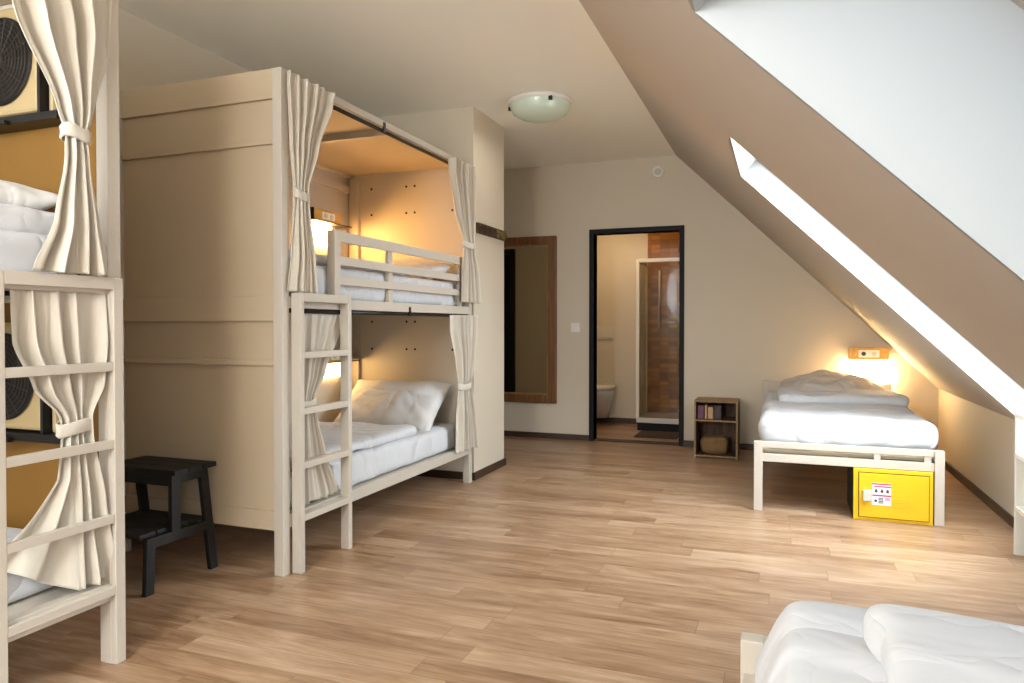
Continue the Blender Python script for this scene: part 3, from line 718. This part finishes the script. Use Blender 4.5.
# lamp over the bed at the back wall
t = thing('reading_lamp', 'lit plywood reading lamp with sockets on back wall over single bed', 'lamp', (.685, YB, .83), 'plywood reading lamps')
ly = YB-.10
MB().box(.535, .835, ly, YB-.001, .838, .942).build('plywood_box', M['lampwood'], t, bevel=.003)
pl = MB().box(.605, .765, ly-.004, ly, .858, .922).build('socket_plate', M['white'], t, bevel=.001)
MB().lathe([(0, -.003), (.016, -.003), (.018, 0)], (.645, ly-.004, .89), 'Y', 20).build('socket', M['ink'], pl)
MB().lathe([(0, -.003), (.016, -.003), (.018, 0)], (.725, ly-.004, .89), 'Y', 20).build('socket', M['lockgrey'], pl)
MB().box(.545, .825, YB-.05, YB-.036, .60, .836).build('diffuser', M['glowR'], t, bevel=.002)

# yellow locker
lk = thing('locker', 'small yellow metal locker standing under the single bed', 'locker', (.6, 4.85, 0))
lx0, lx1, ly0, ly1, lz = .392, .800, 4.60, 5.05, .30
MB().box(lx0+.001, lx1-.001, ly0+.03, ly1, 0, lz-.001).build('body', M['plasticshade'], lk, bevel=.003)  # sides coloured dark to stand in for the shade under the bed
MB().box(lx0, lx1, ly0+.012, ly0+.03, 0, lz).build('front_frame', M['yellow'], lk, bevel=.003)
dr = MB().box(lx0+.03, lx1-.022, ly0+.004, ly0+.012, .022, lz-.025)
for k in range(5): dr.box(.585, .70, ly0+.002, ly0+.005, .075+k*.014, .080+k*.014)
dr = dr.build('door', M['yellow'], lk, bevel=.0015)
MB().box(lx0+.030, lx1-.022, ly0+.0105, ly0+.0125, .018, .0215).box(lx0+.026, lx0+.0295, ly0+.0105, ly0+.0125, .018, lz-.02).box(lx1-.0215, lx1-.018, ly0+.0105, ly0+.0125, .018, lz-.02).box(lx0+.03, lx1-.022, ly0+.0105, ly0+.0125, lz-.0245, lz-.02).build('door_gap', M['plasticshade'], lk)
MB().box(lx0+.048, lx0+.092, ly0-.022, ly0+.004, .118, .182).build('lock', M['lockgrey'], dr, bevel=.004)
st = MB().box(.488, .587, ly0+.0015, ly0+.004, .095, .223)
yk = ly0+.0008
st.box(.488, .587, yk, ly0+.002, .213, .221, 1).box(.500, .587, yk, ly0+.002, .199, .206, 1).box(.49, .587, yk, ly0+.002, .147, .155, 1)
for x in (.51, .54, .569): st.lathe([(0, -.0006), (.008, -.0006), (.008, .001)], (x, ly0+.0015, .175), 'Y', 12, 2); st.box(x-.006, x+.006, yk, ly0+.002, .183, .187, 2)
st.lathe([(0, -.0006), (.008, -.0006), (.008, .001)], (.508, ly0+.0015, .12), 'Y', 12, 2)
for k in range(4): st.box(.522, .548, yk, ly0+.002, .107+k*.009, .112+k*.009, 2)
for k in range(3): st.box(.555, .582, yk, ly0+.002, .125+k*.006, .128+k*.006, 1)
st.build('sticker', [M['stickerw'], M['magenta'], M['ink']], dr)

# ------------------------------------------------------------------ black step stool
st = thing('step_stool', 'black wooden two-step stool standing between the two bunks', 'stool', (-2.66, 2.44, 0))
S = M['stool']
def L(name, *a): return None
xr, xl = -2.468, -2.875
seat = MB()
for k in range(3):
    a = 2.385+k*.083; seat.box(xl-.012, xr+.012, a, a+.079, .478, .50)
seat.build('seat', S, st, bevel=.003)
for x in (xr-.011, xl+.011):
    MB().beam((x, 2.628, 0), (x, 2.565, .478), .022, .045).build('rear_leg', S, st, bevel=.002)
    MB().beam((x, 2.405, .21), (x, 2.405, .478), .022, .05).build('upper_leg', S, st, bevel=.002)
    MB().beam((x, 2.262, 0), (x, 2.272, .235), .022, .045).build('front_leg', S, st, bevel=.002)
    sx = x+(.02 if x > -2.6 else -.02)*0
    MB().box(x-.010, x+.010, 2.25, 2.60, .192, .236).build('side_rail', S, st, bevel=.002)
    MB().box(x-.010, x+.010, 2.43, 2.555, .44, .478).build('seat_side_rail', S, st, bevel=.002)
MB().box(xl+.022, xr-.022, 2.387, 2.405, .43, .478).build('front_apron', S, st, bevel=.002)
MB().box(xl+.022, xr-.022, 2.555, 2.572, .43, .478).build('rear_apron', S, st, bevel=.002)
step = MB()
for k in range(4):
    a = 2.235+k*.088; step.box(xl+.024, xr-.024, a, a+.083, .236, .256)
step.build('step', S, st, bevel=.003)

# ------------------------------------------------------------------ crate shelf with things
c = thing('crate_shelf', 'small brown wooden crate shelf beside the bathroom door', 'shelf', (-.525, 6.45, 0))
cx0, cx1, cy0, cy1, cz = -.705, -.347, 6.30, 6.62, .49
MB().box(cx0, cx0+.016, cy0, cy1, 0, cz-.014).build('side_board', M['crate'], c, bevel=.001)
MB().box(cx1-.016, cx1, cy0, cy1, 0, cz-.014).build('side_board', M['crate'], c, bevel=.001)
tp = MB()
for k in range(3): tp.box(cx0, cx1, cy0+k*.108, cy0+k*.108+.102, cz-.014, cz)
tp.build('top', M['crateedge'], c, bevel=.001)
MB().box(cx0+.016, cx1-.016, cy0+.004, cy1-.012, .312, .326).build('shelf_board', M['crate'], c)
MB().box(cx0+.016, cx1-.016, cy0+.004, cy1-.012, .012, .026).build('bottom_board', M['crate'], c)
MB().box(cx0+.016, cx1-.016, cy1-.012, cy1, .012, cz-.014).build('back_board', M['crate'], c)
MB().box(cx0, cx0+.014, cy0-.004, cy0, 0, cz).box(cx1-.014, cx1, cy0-.004, cy0, 0, cz).box(cx0+.014, cx1-.014, cy0-.004, cy0, .312, .326).box(cx0+.014, cx1-.014, cy0-.004, cy0, .01, .024).box(cx0+.014, cx1-.014, cy0-.004, cy0, cz-.014, cz).build('edge_strip', M['crateedge'], c)
x = cx0+.022
for i, (w_, h_, mm, lb) in enumerate(((.055, .115, 'book1', 'purplish book at left end of crate shelf'), (.02, .12, 'book2', 'thin tan book beside the purplish one in the crate'), (.045, .105, 'book2', 'thick tan book in middle of crate shelf'), (.06, .12, 'book3', 'dark book right of the tan books in crate'))):
    o = MB().box(x, x+w_, cy0+.05, cy0+.21, .3265, .3265+h_).box(x+.003, x+w_-.003, cy0+.046, cy0+.05, .331, .322+h_).build('book', M[mm], bevel=.002)
    tag(o, lb, 'book', 'books in the crate shelf'); x += w_+.006
o = soft('paper_bag', M['basket'], (-.545, 6.44, .1015), (.22, .18, .149), .04, .02, 9, 4); tag(o, 'crumpled tan bag in the lower compartment of crate shelf', 'bag')

# ------------------------------------------------------------------ white shelf unit at right edge
w_ = thing('shelf_unit', 'white open shelf unit at right edge under the skylight', 'shelf', (1.14, 3.7, 0))
W = M['whitepaint']
for a in (4.165, 3.25): MB().box(1.075, 1.205, a, a+.022, 0, .60).build('side_panel', W, w_, bevel=.002)
def trap(y0, y1):
    b = MB(); prism(b, [(1.075, .60), (1.075, .715), (1.205, .60)], y0, y1); return b
for a in (4.165, 3.25): trap(a, a+.022).build('side_panel_top', W, w_)
for z in (.242, .502): MB().box(1.075, 1.205, 3.272, 4.165, z-.022, z).build('shelf_board', W, w_, bevel=.002)
MB().box(1.075, 1.10, 3.272, 4.165, .675, .70).build('top_rail', W, w_, bevel=.002)

# ------------------------------------------------------------------ light
GLOBE_FILL = 50
WS, CFILL = 11, 2.2
pn = thing('fill_globe', 'unseen glowing globe added behind the camera as fill light', 'ceiling lamp', (-1.2, -.55, 2.0))  # unseen globe added behind the camera to brighten walls and ceiling
M['globe'] = mat('added_globe_glow', srgb(250, 245, 235), .5, emit=(1, .97, .94, 1), estr=GLOBE_FILL)
MB().lathe([(.2*math.sin(PI*k/16), -.2*math.cos(PI*k/16)) for k in range(17)], (-1.2, -.55, 1.95), 'Z', 32).build('globe', M['globe'], pn, smooth=True)
MB().tube((-1.2, -.55, 2.15), (-1.2, -.55, CZ), .006).build('cord', M['white'], pn)
wd = bpy.data.worlds.new('sky'); sc.world = wd; wd.use_nodes = True
bg = wd.node_tree.nodes['Background']; bg.inputs['Color'].default_value = (.88, .95, 1.0, 1); bg.inputs['Strength'].default_value = WS

def area(name, loc, rot, sx, sy, power, col):
    l = bpy.data.lights.new(name, 'AREA'); l.shape = 'RECTANGLE'; l.size = sx; l.size_y = sy; l.energy = power; l.color = col
    o = bpy.data.objects.new(name, l); COL.objects.link(o); o.location = loc; o.rotation_euler = rot; return o
# fill light added below the unlit ceiling lamp to brighten the far end
cl = bpy.data.lights.new('added_fill_light', 'AREA'); cl.shape = 'DISK'; cl.size = .4; cl.energy = CFILL; cl.color = (1, .93, .84)
co = bpy.data.objects.new('added_fill_light', cl); COL.objects.link(co); co.location = (-1.615, 4.86, CZ-.137)
# bathroom ceiling light
bl = MB().lathe([(0, 0), (.14, 0), (.14, -.03), (.1, -.05), (0, -.055)], (-1.75, 7.5, BZ), 'Z', 32).build('ceiling_lamp', M['white'], smooth=True)
tag(bl, 'round ceiling lamp of the bathroom above the doorway', 'ceiling lamp')
area('bathroom_light', (-1.75, 7.5, BZ-.08), (0, 0, 0), .25, .25, 6, (1, .70, .38))

# ------------------------------------------------------------------ camera
cd = bpy.data.cameras.new('camera'); cam = bpy.data.objects.new('camera', cd); COL.objects.link(cam)
cam.location = (0, 0, 1.13); cam.rotation_euler = (PI/2-math.radians(.856), 0, math.radians(20.63))
cd.sensor_width = 36; cd.lens = 718.5/1024*36; cd.shift_y = -(341.5-336.2)/1024
cd.clip_start = .02
sc.camera = cam
sc.view_settings.view_transform = 'Standard'; sc.view_settings.look = 'None'; sc.view_settings.gamma = 1
sc.view_settings.use_curve_mapping = False; sc.view_settings.exposure = .66
sc.cycles.use_denoising = True
sc.cycles.max_bounces = 10; sc.cycles.diffuse_bounces = 6; sc.cycles.transparent_max_bounces = 12
sc.cycles.sample_clamp_indirect = 8
